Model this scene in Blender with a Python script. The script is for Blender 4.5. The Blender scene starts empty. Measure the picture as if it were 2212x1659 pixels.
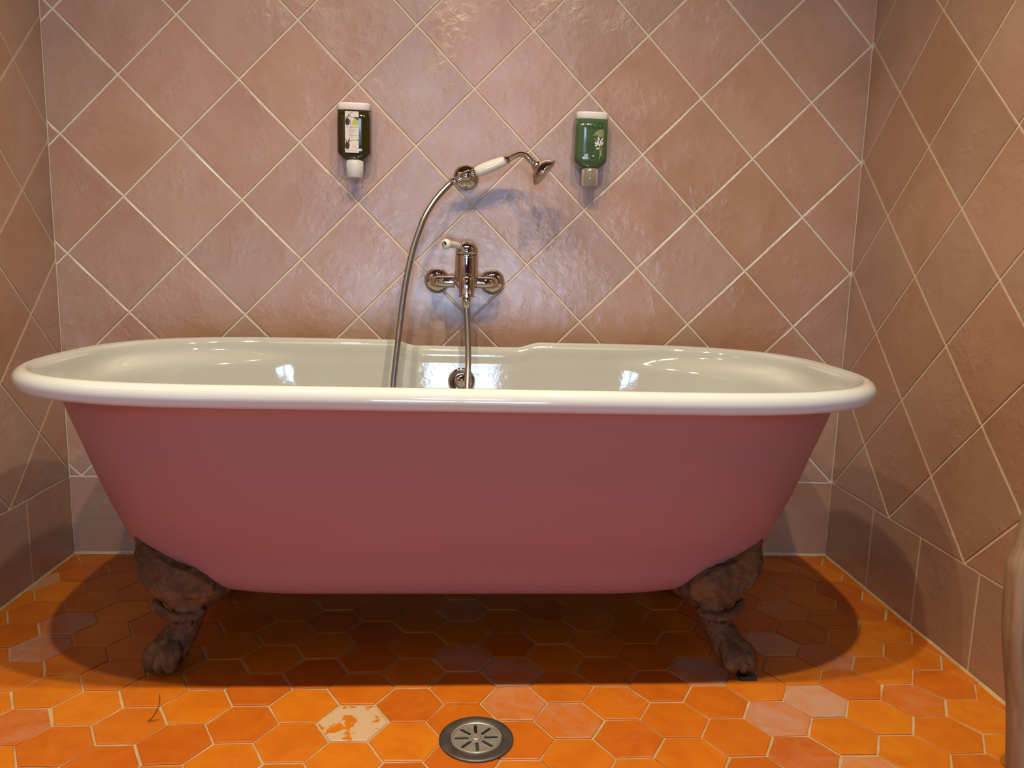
import bpy, math, random
from mathutils import Vector, Matrix, noise
random.seed(7)
PI = math.pi
sc = bpy.context.scene
COL = sc.collection

# ------------------------------------------------------------------ helpers
class MB:
    """collects vertices and faces of ONE mesh"""
    def __init__(s): s.v = []; s.f = []; s.m = []; s.tv = []
    def add(s, vs, fs, mat=0, tv=(0.5, 0, 0)):
        o = len(s.v); s.v += [tuple(p) for p in vs]
        for f in fs:
            s.f.append([i + o for i in f]); s.m.append(mat); s.tv.append(tv)
    def build(s, name, mats, parent=None, smooth=True, attr=False, recalc=False):
        me = bpy.data.meshes.new(name)
        me.from_pydata(s.v, [], s.f)
        if not isinstance(mats, (list, tuple)): mats = [mats]
        for m in mats: me.materials.append(m)
        me.polygons.foreach_set('material_index', s.m)
        me.polygons.foreach_set('use_smooth', [smooth] * len(s.f))
        if attr:
            a = me.attributes.new('tile', 'FLOAT_VECTOR', 'FACE')
            a.data.foreach_set('vector', [c for t in s.tv for c in t])
        me.update()
        if recalc:
            import bmesh
            bm = bmesh.new(); bm.from_mesh(me)
            bmesh.ops.remove_doubles(bm, verts=bm.verts, dist=1e-6)
            bmesh.ops.recalc_face_normals(bm, faces=bm.faces)
            bm.to_mesh(me); bm.free()
        o = bpy.data.objects.new(name, me); COL.objects.link(o)
        if parent is not None: o.parent = parent
        return o

def tag(o, label=None, cat=None, group=None, kind=None):
    if label: o['label'] = label
    if cat: o['category'] = cat
    if group: o['group'] = group
    if kind: o['kind'] = kind
    return o

def thing(name, label, cat, loc=(0, 0, 0), group=None):
    o = bpy.data.objects.new(name, None); COL.objects.link(o); o.location = loc
    o.empty_display_size = .05
    return tag(o, label, cat, group)

def settle(root):
    """children were modelled in world coordinates: keep them there"""
    inv = Matrix.Translation(root.location).inverted()
    for c in root.children:
        c.matrix_parent_inverse = inv

def box(mb, lo, hi, mat=0):
    x0, y0, z0 = lo; x1, y1, z1 = hi
    v = [(x0,y0,z0),(x1,y0,z0),(x1,y1,z0),(x0,y1,z0),(x0,y0,z1),(x1,y0,z1),(x1,y1,z1),(x0,y1,z1)]
    mb.add(v, [(3,2,1,0),(4,5,6,7),(0,1,5,4),(1,2,6,5),(2,3,7,6),(3,0,4,7)], mat)

def frame_of(d):
    d = Vector(d).normalized()
    a = Vector((0, 0, 1)) if abs(d.z) < .9 else Vector((1, 0, 0))
    u = d.cross(a).normalized(); w = d.cross(u).normalized()
    return d, u, w

def lathe(mb, base, axis, prof, n=40, mat=0, cap0=True, cap1=True):
    """prof: list of (distance along axis, radius)"""
    base = Vector(base); d, u, w = frame_of(axis)
    vs = []; fs = []
    for (t, r) in prof:
        for k in range(n):
            a = 2 * PI * k / n
            vs.append(base + d * t + (u * math.cos(a) + w * math.sin(a)) * r)
    for i in range(len(prof) - 1):
        for k in range(n):
            k2 = (k + 1) % n
            fs.append((i * n + k2, i * n + k, (i + 1) * n + k, (i + 1) * n + k2))
    if cap0: fs.append(tuple(range(n)))
    if cap1: fs.append(tuple((len(prof) - 1) * n + k for k in reversed(range(n))))
    mb.add(vs, fs, mat)

def catmull(pts, sub):
    P = [Vector(p) for p in pts]; out = []
    P = [P[0] * 2 - P[1]] + P + [P[-1] * 2 - P[-2]]
    for i in range(1, len(P) - 2):
        for k in range(sub):
            t = k / sub; a, b, c, d = P[i-1:i+3]
            out.append(.5 * ((2*b) + (c-a)*t + (2*a-5*b+4*c-d)*t*t + (3*b-a-3*c+d)*t*t*t))
    out.append(P[-2]); return out

def tube(mb, pts, r, n=16, mat=0, caps=True, flat=1.0):
    """r: number or list; parallel-transported frame"""
    P = [Vector(p) for p in pts]
    R = r if isinstance(r, (list, tuple)) else [r] * len(P)
    d, u, w = frame_of(P[1] - P[0]); vs = []; fs = []
    for i, p in enumerate(P):
        t = (P[min(i+1, len(P)-1)] - P[max(i-1, 0)]).normalized()
        u = (u - t * u.dot(t)).normalized(); w = t.cross(u)
        for k in range(n):
            a = 2 * PI * k / n
            vs.append(p + (u * math.cos(a) + w * math.sin(a) * flat) * R[i])
    for i in range(len(P) - 1):
        for k in range(n):
            k2 = (k + 1) % n
            fs.append((i*n+k, i*n+k2, (i+1)*n+k2, (i+1)*n+k))
    if caps:
        fs.append(tuple(reversed(range(n)))); fs.append(tuple((len(P)-1)*n + k for k in range(n)))
    mb.add(vs, fs, mat)

def ellipsoid(mb, c, r, rot=None, n=20, m=12, mat=0):
    c = Vector(c); vs = []; fs = []
    for j in range(m + 1):
        ph = PI * j / m
        for i in range(n):
            th = 2 * PI * i / n
            p = Vector((r[0]*math.sin(ph)*math.cos(th), r[1]*math.sin(ph)*math.sin(th), r[2]*math.cos(ph)))
            if rot: p = rot @ p
            vs.append(c + p)
    for j in range(m):
        for i in range(n):
            i2 = (i + 1) % n
            fs.append((j*n+i, (j+1)*n+i, (j+1)*n+i2, j*n+i2))
    mb.add(vs, fs, mat)

# ------------------------------------------------------------------ materials
def new_mat(name):
    m = bpy.data.materials.new(name); m.use_nodes = True
    nt = m.node_tree; b = nt.nodes['Principled BSDF']
    return m, nt, b
def nd(nt, t, **k):
    n = nt.nodes.new(t)
    for a, v in k.items():
        if hasattr(n, a): setattr(n, a, v)
        else: n.inputs[a.replace('_', ' ')].default_value = v
    return n
def simple(name, col, rough=.4, metal=0, spec=.5, coat=0, bump=0, bscale=60, vary=0, vscale=20, trans=0, ior=1.45):
    m, nt, b = new_mat(name); L = nt.links.new
    b.inputs['Base Color'].default_value = (*col, 1); b.inputs['Roughness'].default_value = rough
    b.inputs['Metallic'].default_value = metal; b.inputs['Specular IOR Level'].default_value = spec
    b.inputs['Coat Weight'].default_value = coat; b.inputs['Transmission Weight'].default_value = trans
    b.inputs['IOR'].default_value = ior
    tc = nd(nt, 'ShaderNodeTexCoord')
    if vary:
        n = nd(nt, 'ShaderNodeTexNoise', Scale=vscale, Detail=5.0); L(tc.outputs['Object'], n.inputs['Vector'])
        mx = nd(nt, 'ShaderNodeMix', data_type='RGBA'); L(n.outputs['Fac'], mx.inputs['Factor'])
        mx.inputs['A'].default_value = (*[c * (1 - vary) for c in col], 1)
        mx.inputs['B'].default_value = (*[min(1, c * (1 + vary)) for c in col], 1)
        L(mx.outputs['Result'], b.inputs['Base Color'])
    if bump:
        n = nd(nt, 'ShaderNodeTexNoise', Scale=bscale, Detail=4.0); L(tc.outputs['Object'], n.inputs['Vector'])
        bp = nd(nt, 'ShaderNodeBump', Strength=bump, Distance=.002); L(n.outputs['Fac'], bp.inputs['Height'])
        L(bp.outputs['Normal'], b.inputs['Normal'])
    return m

def ramp(nt, src, stops):
    r = nd(nt, 'ShaderNodeValToRGB'); e = r.color_ramp.elements
    while len(e) < len(stops): e.new(.5)
    for q, (p, c) in zip(e, stops): q.position = p; q.color = (*c, 1) if len(c) == 3 else c
    nt.links.new(src, r.inputs['Fac']); return r

def mat_wall_tile():
    m, nt, b = new_mat('terracotta_wall_tile'); L = nt.links.new
    tc = nd(nt, 'ShaderNodeTexCoord'); at = nd(nt, 'ShaderNodeAttribute', attribute_name='tile')
    n1 = nd(nt, 'ShaderNodeTexNoise', Scale=5.0, Detail=6.0, Roughness=.6, Distortion=.6); L(tc.outputs['Object'], n1.inputs['Vector'])
    r1 = ramp(nt, n1.outputs['Fac'], [(.33, (0.2964, 0.1634, 0.1003)), (.5, (0.3268, 0.19, 0.1254)), (.68, (0.3458, 0.209, 0.1429))])
    n2 = nd(nt, 'ShaderNodeTexNoise', Scale=38.0, Detail=5.0); L(tc.outputs['Object'], n2.inputs['Vector'])
    hs = nd(nt, 'ShaderNodeHueSaturation'); L(r1.outputs['Color'], hs.inputs['Color'])
    sep = nd(nt, 'ShaderNodeSeparateXYZ'); L(at.outputs['Vector'], sep.inputs[0])
    mr = nd(nt, 'ShaderNodeMapRange'); L(sep.outputs['X'], mr.inputs['Value']); mr.inputs['To Min'].default_value = .93; mr.inputs['To Max'].default_value = 1.07
    L(mr.outputs[0], hs.inputs['Value'])
    mr2 = nd(nt, 'ShaderNodeMapRange'); L(sep.outputs['Y'], mr2.inputs['Value']); mr2.inputs['To Min'].default_value = .9; mr2.inputs['To Max'].default_value = 1.1
    L(mr2.outputs[0], hs.inputs['Saturation'])
    L(hs.outputs['Color'], b.inputs['Base Color'])
    # rough, hammered glaze: smooth areas with scuffed patches
    n3 = nd(nt, 'ShaderNodeTexNoise', Scale=9.0, Detail=2.0); L(tc.outputs['Object'], n3.inputs['Vector'])
    pm = nd(nt, 'ShaderNodeMapRange'); L(n3.outputs['Fac'], pm.inputs['Value']); pm.inputs['From Min'].default_value = .42; pm.inputs['From Max'].default_value = .68
    n4 = nd(nt, 'ShaderNodeTexNoise', Scale=52.0, Detail=6.0, Roughness=.58, Distortion=.5); L(tc.outputs['Object'], n4.inputs['Vector'])
    mu = nd(nt, 'ShaderNodeMath', operation='MULTIPLY'); L(n4.outputs['Fac'], mu.inputs[0])
    ad = nd(nt, 'ShaderNodeMath', operation='ADD'); L(pm.outputs[0], ad.inputs[0]); ad.inputs[1].default_value = .25
    L(ad.outputs[0], mu.inputs[1])
    bp = nd(nt, 'ShaderNodeBump', Strength=.7, Distance=.003); L(mu.outputs[0], bp.inputs['Height']); L(bp.outputs['Normal'], b.inputs['Normal'])
    rr = nd(nt, 'ShaderNodeMapRange'); L(n2.outputs['Fac'], rr.inputs['Value']); rr.inputs['To Min'].default_value = .24; rr.inputs['To Max'].default_value = .37
    L(rr.outputs[0], b.inputs['Roughness']); b.inputs['Specular IOR Level'].default_value = 1.0
    return m

def mat_floor_tile():
    m, nt, b = new_mat('hexagonal_clay_tile'); L = nt.links.new
    tc = nd(nt, 'ShaderNodeTexCoord'); at = nd(nt, 'ShaderNodeAttribute', attribute_name='tile')
    sep = nd(nt, 'ShaderNodeSeparateXYZ'); L(at.outputs['Vector'], sep.inputs[0])
    n1 = nd(nt, 'ShaderNodeTexNoise', Scale=16.0, Detail=6.0, Roughness=.6, Distortion=.8); L(tc.outputs['Object'], n1.inputs['Vector'])
    r1 = ramp(nt, n1.outputs['Fac'], [(.3, (0.4332, 0.09728, 0.0038)), (.52, (0.4864, 0.1193, 0.00456)), (.75, (0.5168, 0.1444, 0.0076))])
    hs = nd(nt, 'ShaderNodeHueSaturation'); L(r1.outputs['Color'], hs.inputs['Color'])
    mr = nd(nt, 'ShaderNodeMapRange'); L(sep.outputs['X'], mr.inputs['Value']); mr.inputs['To Min'].default_value = .88; mr.inputs['To Max'].default_value = 1.08
    L(mr.outputs[0], hs.inputs['Value'])
    mh = nd(nt, 'ShaderNodeMapRange'); L(sep.outputs['X'], mh.inputs['Value']); mh.inputs['To Min'].default_value = .497; mh.inputs['To Max'].default_value = .508
    L(mh.outputs[0], hs.inputs['Hue'])
    # whitish lime film on the worn tiles
    n2 = nd(nt, 'ShaderNodeTexNoise', Scale=15.0, Detail=7.0, Roughness=.62, Distortion=1.0); L(tc.outputs['Object'], n2.inputs['Vector'])
    ad = nd(nt, 'ShaderNodeMath', operation='ADD'); L(n2.outputs['Fac'], ad.inputs[0]); L(sep.outputs['Y'], ad.inputs[1])
    md = nd(nt, 'ShaderNodeMapRange', interpolation_type='SMOOTHSTEP'); L(ad.outputs[0], md.inputs['Value'])
    md.inputs['From Min'].default_value = .62; md.inputs['From Max'].default_value = 1.35; md.inputs['To Max'].default_value = .85
    mx = nd(nt, 'ShaderNodeMix', data_type='RGBA'); L(md.outputs[0], mx.inputs['Factor']); L(hs.outputs['Color'], mx.inputs['A'])
    mx.inputs['B'].default_value = (0.3952, 0.2584, 0.1938, 1)
    # tiny scratches and flecks of mortar
    n3 = nd(nt, 'ShaderNodeTexNoise', Scale=120.0, Detail=4.0, Distortion=1.5); L(tc.outputs['Object'], n3.inputs['Vector'])
    mf = nd(nt, 'ShaderNodeMapRange'); L(n3.outputs['Fac'], mf.inputs['Value']); mf.inputs['From Min'].default_value = .7; mf.inputs['From Max'].default_value = .78; mf.inputs['To Max'].default_value = .5
    mx2 = nd(nt, 'ShaderNodeMix', data_type='RGBA'); L(mf.outputs[0], mx2.inputs['Factor']); L(mx.outputs['Result'], mx2.inputs['A'])
    mx2.inputs['B'].default_value = (0.57, 0.3192, 0.1672, 1)
    # chipped tile: cream body clay laid bare
    mc = nd(nt, 'ShaderNodeMath', operation='MULTIPLY'); L(sep.outputs['Z'], mc.inputs[0])
    n4 = nd(nt, 'ShaderNodeTexNoise', Scale=26.0, Detail=6.0, Roughness=.6); L(tc.outputs['Object'], n4.inputs['Vector'])
    m4 = nd(nt, 'ShaderNodeMapRange'); L(n4.outputs['Fac'], m4.inputs['Value']); m4.inputs['From Min'].default_value = .43; m4.inputs['From Max'].default_value = .46
    L(m4.outputs[0], mc.inputs[1])
    mx3 = nd(nt, 'ShaderNodeMix', data_type='RGBA'); L(mc.outputs[0], mx3.inputs['Factor']); L(mx2.outputs['Result'], mx3.inputs['A'])
    mx3.inputs['B'].default_value = (0.5016, 0.3496, 0.2052, 1)
    L(mx3.outputs['Result'], b.inputs['Base Color'])
    rr = nd(nt, 'ShaderNodeMapRange'); L(md.outputs[0], rr.inputs['Value']); rr.inputs['To Min'].default_value = .42; rr.inputs['To Max'].default_value = .55
    L(rr.outputs[0], b.inputs['Roughness']); b.inputs['Specular IOR Level'].default_value = .3
    bp = nd(nt, 'ShaderNodeBump', Strength=.25, Distance=.002); L(n2.outputs['Fac'], bp.inputs['Height']); L(bp.outputs['Normal'], b.inputs['Normal'])
    return m

M = {}
M['tile'] = mat_wall_tile()
M['grout'] = simple('cream_wall_grout', (0.532, 0.456, 0.3648), .9, spec=.2, bump=.5, bscale=300, vary=.1, vscale=30)
M['hex'] = mat_floor_tile()
M['mortar'] = simple('sandy_floor_mortar', (0.456, 0.304, 0.1596), .95, spec=.15, bump=.8, bscale=220, vary=.3, vscale=25)
M['plaster'] = simple('ochre_plaster', (0.228, 0.1672, 0.114), .9, spec=.2, bump=.4, bscale=25, vary=.08, vscale=4)
M['ceil'] = simple('brown_timber_ceiling', (0.1672, 0.114, 0.0684), .9, spec=.2)
M['graypl'] = simple('grey_plaster', (0.228, 0.2052, 0.2052), .85, spec=.2, bump=.4, bscale=30, vary=.1)
M['enamel'] = simple('white_enamel', (0.5396, 0.5548, 0.5244), .07, spec=.5, coat=.3, bump=.012, bscale=90)
M['basin'] = simple('shaded_white_enamel', (0.418, 0.4256, 0.4028), .06, spec=.5, coat=.4, bump=.11, bscale=62)  # white enamel darkened; the shade inside the tub is put into its colour
M['pink'] = simple('rose_painted_iron', (.335, .142, .132), .36, spec=.42, bump=.10, bscale=160, vary=.05, vscale=5)
M['chrome'] = simple('chrome', (.55, .51, .49), .05, metal=1)
M['hose'] = simple('brushed_steel_hose', (.36, .345, .335), .30, metal=1)
M['porcelain'] = simple('white_porcelain', (0.608, 0.57, 0.5016), .12, coat=.4)
M['rim_seam'] = simple('dark_seam', (0.0152, 0.01368, 0.0114), .5)

def mat_rust():
    m, nt, b = new_mat('rusty_cast_iron'); L = nt.links.new
    tc = nd(nt, 'ShaderNodeTexCoord')
    n1 = nd(nt, 'ShaderNodeTexNoise', Scale=24.0, Detail=8.0, Roughness=.65, Distortion=1.0); L(tc.outputs['Object'], n1.inputs['Vector'])
    r = ramp(nt, n1.outputs['Fac'], [(.3, (0.0418, 0.019, 0.00912)), (.47, (0.0836, 0.03496, 0.01216)), (.62, (0.1444, 0.0646, 0.01672)), (.8, (0.1064, 0.0684, 0.0418))])
    L(r.outputs['Color'], b.inputs['Base Color']); b.inputs['Roughness'].default_value = .72; b.inputs['Specular IOR Level'].default_value = .35
    n2 = nd(nt, 'ShaderNodeTexNoise', Scale=140.0, Detail=6.0); L(tc.outputs['Object'], n2.inputs['Vector'])
    bp = nd(nt, 'ShaderNodeBump', Strength=.5, Distance=.002); L(n2.outputs['Fac'], bp.inputs['Height']); L(bp.outputs['Normal'], b.inputs['Normal'])
    return m
M['rust'] = mat_rust()
def mat_wood():
    m, nt, b = new_mat('weathered_wood'); L = nt.links.new
    tc = nd(nt, 'ShaderNodeTexCoord'); mp = nd(nt, 'ShaderNodeMapping'); L(tc.outputs['Object'], mp.inputs['Vector']); mp.inputs['Scale'].default_value = (60, 60, 4)
    n1 = nd(nt, 'ShaderNodeTexNoise', Scale=1.0, Detail=6.0, Distortion=.5); L(mp.outputs[0], n1.inputs['Vector'])
    r = ramp(nt, n1.outputs['Fac'], [(.3, (0.152, 0.095, 0.0494)), (.55, (0.2432, 0.1596, 0.0874)), (.8, (0.304, 0.2128, 0.1254))])
    L(r.outputs['Color'], b.inputs['Base Color']); b.inputs['Roughness'].default_value = .7
    bp = nd(nt, 'ShaderNodeBump', Strength=.4, Distance=.002); L(n1.outputs['Fac'], bp.inputs['Height']); L(bp.outputs['Normal'], b.inputs['Normal'])
    return m
M['wood'] = mat_wood()

# ------------------------------------------------------------------ setting
H = 0.142                 # half diagonal of a wall tile
SV = 0.9972
ZTOP = 9.462              # floor to lattice row 0, in half diagonals
ZB = 0.2092               # top of the plinth course
XL, XR = -0.031, 1.9929
ZC = 2.45
Y_FRONT = -4.6
X_FAR = 3.0

def clip(poly, nx, ny, c):
    out = []
    for i in range(len(poly)):
        a = poly[i]; b = poly[(i + 1) % len(poly)]
        da = nx * a[0] + ny * a[1] - c; db = nx * b[0] + ny * b[1] - c
        if da <= 0: out.append(a)
        if (da < 0 < db) or (db < 0 < da):
            t = da / (da - db); out.append((a[0] + (b[0]-a[0])*t, a[1] + (b[1]-a[1])*t))
    return out
def area(p): return .5 * sum(p[i][0]*p[(i+1) % len(p)][1] - p[(i+1) % len(p)][0]*p[i][1] for i in range(len(p)))
def inset(poly, d):
    """offset a convex, counter-clockwise polygon inwards"""
    out = [(-9, -9), (9, -9), (9, 9), (-9, 9)]
    for i in range(len(poly)):
        a = poly[i]; b = poly[(i+1) % len(poly)]
        ex, ey = b[0]-a[0], b[1]-a[1]; l = math.hypot(ex, ey)
        if l < 1e-7: continue
        nx, ny = ey / l, -ex / l
        out = clip(out, nx, ny, nx*a[0] + ny*a[1] - d)
        if len(out) < 3: return []
    return out
def rough_edge(poly, step, jit):
    out = []
    for i in range(len(poly)):
        a = poly[i]; b = poly[(i+1) % len(poly)]
        l = math.hypot(b[0]-a[0], b[1]-a[1]); n = max(1, int(l / step))
        nx, ny = (b[1]-a[1]) / max(l, 1e-9), -(b[0]-a[0]) / max(l, 1e-9)
        for k in range(n):
            t = k / n; j = jit * (noise.noise(Vector((a[0]*70 + t*l*45, a[1]*70 + i*3.1, b[0]*11))) * 1.6)
            if k == 0: j *= .5
            out.append((a[0] + (b[0]-a[0])*t + nx*j, a[1] + (b[1]-a[1])*t + ny*j))
    return out
def raised(mb, poly, to3, h, bev, mat, tv, tilt=(0, 0)):
    """one tile standing h proud of its bed, with a bevelled arris"""
    if len(poly) < 3 or area(poly) < 2e-5: return
    cx = sum(p[0] for p in poly)/len(poly); cy = sum(p[1] for p in poly)/len(poly); n = len(poly)
    vs = [to3(p[0], p[1], 0) for p in poly]
    ht = lambda x, y: h + tilt[0]*(x-cx) + tilt[1]*(y-cy)
    vs += [to3(p[0], p[1], ht(*p) - bev*.7) for p in poly]
    for p in poly:
        dx, dy = cx-p[0], cy-p[1]; l = math.hypot(dx, dy) + 1e-9; k = min(.4, bev*1.3/l)
        q = (p[0]+dx*k, p[1]+dy*k); vs.append(to3(q[0], q[1], ht(*q)))
    fs = []
    for r in (0, 1):
        for i in range(n):
            j = (i+1) % n; fs.append((r*n+i, r*n+j, (r+1)*n+j, (r+1)*n+i))
    fs.append(tuple(2*n + i for i in range(n)))
    mb.add(vs, fs, mat, tv)

def tiled_wall(name, to3, s0, s1, node, sgn, joints, box_lo, box_hi, z1=ZC):
    """diamond-laid tiles over one straight plinth course. node: s of a lattice node of even row"""
    mb = MB(); box(mb, box_lo, box_hi, 0)
    G = .0050; rect = [(s0, ZB), (s1, ZB), (s1, z1), (s0, z1)]
    iu0 = int((s0-node)/H) - 3; iu1 = int((s1-node)/H) + 3
    for u in range(iu0, iu1):
        for v in range(-12, 11):
            if (u + v) % 2 == 0: continue
            cx = node + u*H; cz = (ZTOP - v*SV)*H
            p = [(cx-H, cz), (cx, cz-H*SV), (cx+H, cz), (cx, cz+H*SV)]
            for nx, ny, c in ((-1, 0, -s0-.0005), (1, 0, s1-.0005), (0, -1, -ZB), (0, 1, z1)):
                p = clip(p, nx, ny, c)
                if len(p) < 3: break
            if len(p) < 3: continue
            p = inset(p, G/2)
            if len(p) < 3: continue
            p = rough_edge(p, .016, .00035)
            raised(mb, p, to3, .0017, .0011, 1, (random.random(), random.random(), 0))
    J = [s0] + joints + [s1]
    for a, b in zip(J[:-1], J[1:]):
        p = inset([(a, .004), (b, .004), (b, ZB), (a, ZB)], .0022)
        if len(p) > 2: raised(mb, rough_edge(p, .016, .00035), to3, .0017, .0011, 1, (random.random()*.6, random.random(), 0))
    o = mb.build(name, [M['grout'], M['tile']], smooth=False, attr=True)
    tag(o, kind='structure'); return o

def frac_joints(a, b, first, step):
    out = []; x = first
    while x < b - .02:
        if x > a + .02: out.append(x)
        x += step
    return out
# back wall: s = x, faces -y
tiled_wall('wall_back', lambda s, z, d: (s, -d, z), XL, XR, 0.0, 1, frac_joints(XL, XR, .172, .2015),
           (XL-.12, 0.0, -.05), (X_FAR, .12, ZC))
# right wall: s = depth from the back corner, faces -x
tiled_wall('wall_right', lambda s, z, d: (XR - d, -s, z) , 0.0, .86, .077*H, 1, frac_joints(0, .86, .2246, .2005),
           (XR, -.86, -.05), (XR+.10, 0.0, ZC))
# left wall: s = -depth so that faces keep their winding
tiled_wall('wall_left', lambda s, z, d: (XL + d, s, z), -2.6, 0.0, .1*H, 1, frac_joints(-2.6, 0, -2.6+.18, .2015),
           (XL-.12, Y_FRONT, -.05), (XL, 0.0, ZC))
for w in ('wall_right',):
    me = bpy.data.objects[w].data; me.flip_normals()

def plain(name, lo, hi, mat):
    mb = MB(); box(mb, lo, hi); o = mb.build(name, mat, smooth=False); tag(o, kind='structure'); return o
plain('ceiling', (XL-.12, Y_FRONT-.1, ZC), (X_FAR+.1, .12, ZC+.1), M['ceil'])
plain('wall_side', (X_FAR, Y_FRONT, -.05), (X_FAR+.1, .12, ZC), M['plaster'])
# wall behind the photographer: a high window; the low panes are an added fill light
OPEN = (('window_1', .62, 1.32, 1.72, 2.32, 22.0), ('low_fill_light', .36, 1.58, .04, .58, 34.0))
mb = MB(); y0_, y1_ = Y_FRONT-.14, Y_FRONT
box(mb, (XL-.12, y0_, -.05), (.36, y1_, ZC)); box(mb, (1.58, y0_, -.05), (X_FAR+.1, y1_, ZC)); box(mb, (.36, y0_, -.05), (1.58, y1_, .04))
box(mb, (.36, y0_, .58), (1.58, y1_, 1.72)); box(mb, (.36, y0_, 1.72), (.62, y1_, 2.32)); box(mb, (1.32, y0_, 1.72), (1.58, y1_, 2.32)); box(mb, (.36, y0_, 2.32), (1.58, y1_, ZC))
tag(mb.build('wall_front', M['plaster'], smooth=False), kind='structure')
M['frame'] = simple('dark_frame_wood', (0.0912, 0.0532, 0.0304), .5)
for nm_, wx0, wx1, wz0, wz1, stren in OPEN:
    win = thing(nm_, None, None, ((wx0+wx1)/2, Y_FRONT-.05, wz0)); tag(win, kind='structure')
    mb = MB(); yw0, yw1 = Y_FRONT-.09, Y_FRONT-.03; xm = (wx0+wx1)/2
    for lo, hi in (((wx0, wz0), (wx0+.05, wz1)), ((wx1-.05, wz0), (wx1, wz1)), ((wx0+.05, wz0), (wx1-.05, wz0+.05)),
                   ((wx0+.05, wz1-.05), (wx1-.05, wz1)), ((xm-.03, wz0+.05), (xm+.03, wz1-.05))):
        box(mb, (lo[0], yw0, lo[1]), (hi[0], yw1, hi[1]))
    mb.build('window_and_fill_frame', M['frame'], win, smooth=False)
    gm, nt, b = new_mat('daylight_and_fill_pane')
    em = nd(nt, 'ShaderNodeEmission'); em.inputs['Color'].default_value = (.50, .68, 1.0, 1); em.inputs['Strength'].default_value = stren
    nt.links.new(em.outputs[0], nt.nodes['Material Output'].inputs['Surface'])
    for x0, x1 in ((wx0+.05, xm-.03), (xm+.03, wx1-.05)):
        mb = MB(); mb.add([(x0, yw0+.03, wz0+.05), (x1, yw0+.03, wz0+.05), (x1, yw0+.03, wz1-.05), (x0, yw0+.03, wz1-.05)], [(3, 2, 1, 0)])
        mb.build('pane', gm, win, smooth=False)
    settle(win)

# ---- floor of hexagonal clay tiles
S = .0622
DUST = [(1.083,-.751,.35),(1.168,-.771,.3),(1.25,-.747,.18),(1.539,-.761,.5),(1.636,-.707,.62),(1.687,-.51,.5),(1.706,-.373,.3),(1.629,-.905,.5),(1.589,-.892,.2),
        (.17,-.5,.5),(.072,-.398,.5),(.167,-.398,.3),(.256,-.763,.3),(.191,-.388,.45),(.976,-.381,.35),(.977,-.591,.4),(1.067,-.601,.4),(1.455,-.597,.55),(1.046,-.88,.3),
        (1.247,-.371,.2),(1.766,-.564,.35),(1.934,-.398,.3),(.97,-.298,.3),(1.787,-.703,.25),(.02,-.3,.45),(.0,-.2,.5)]
mb = MB(); box(mb, (XL-.12, Y_FRONT-.14, -.06), (X_FAR+.1, .12, -.0022), 0)
dx, dy = 1.5*S, S*math.sqrt(3)
def f3(x, y, d): return (x, y, -.0022 + d)
for i in range(-11, 26):
    for j in range(-38, 9):
        cx = .7984 + i*dx*1.0; cy = -.774 + j*dy + (dy/2 if i % 2 else 0)
        if cx < XL-S or cx > X_FAR+S or cy > S or cy < Y_FRONT-S: continue
        p = [(cx + S*math.cos(k*PI/3), cy + S*math.sin(k*PI/3)) for k in range(6)]
        x_hi = XR if cy > -.86 else X_FAR
        for nx, ny, c in ((-1, 0, -XL-.004), (1, 0, x_hi-.004), (0, 1, -.006), (0, -1, -Y_FRONT-.004)):
            p = clip(p, nx, ny, c)
            if len(p) < 3: break
        if len(p) < 3: continue
        p = inset(p, .0015 + .0012*random.random())
        if len(p) < 3: continue
        p = [(a + random.uniform(-.0012, .0012), b + random.uniform(-.0012, .0012)) for a, b in p]
        p = rough_edge(p, .008, .0006)
        dust = .02 + .1*random.random()**2
        for a, b2, d in DUST:
            if math.hypot(cx-a, cy-b2) < S*.8: dust = max(dust, d)
        chip = 1.0 if (i == 0 and j == 0) else 0.0
        raised(mb, p, f3, .0022 + random.uniform(-.0003, .0006), .0013, 1, (random.random(), dust, chip),
               (random.uniform(-.004, .004), random.uniform(-.004, .004)))
# mortar fillet along the walls
for (a, b2) in (((XL, .0), (XR, .0)), ((XL, -2.6), (XL, .0)), ((XR, -.86), (XR, .0))):
    n = 60; vs = []; fs = []
    for k in range(n + 1):
        t = k/n; x = a[0] + (b2[0]-a[0])*t; y = a[1] + (b2[1]-a[1])*t
        w = .006 + .003*noise.noise(Vector((x*9, y*9, 1))); hh = .004 + .002*noise.noise(Vector((x*14, y*14, 5)))
        if a[1] == b2[1]: vs += [(x, y-w, -.001), (x, y-.0005, hh)]
        else:
            sg = 1 if a[0] < 1 else -1; vs += [(x+sg*w, y, -.001), (x+sg*.0005, y, hh)]
    for k in range(n): fs.append((2*k, 2*k+2, 2*k+3, 2*k+1))
    mb.add(vs, fs, 0)
tag(mb.build('floor', [M['mortar'], M['hex']], smooth=False, attr=True), kind='structure')

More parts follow.
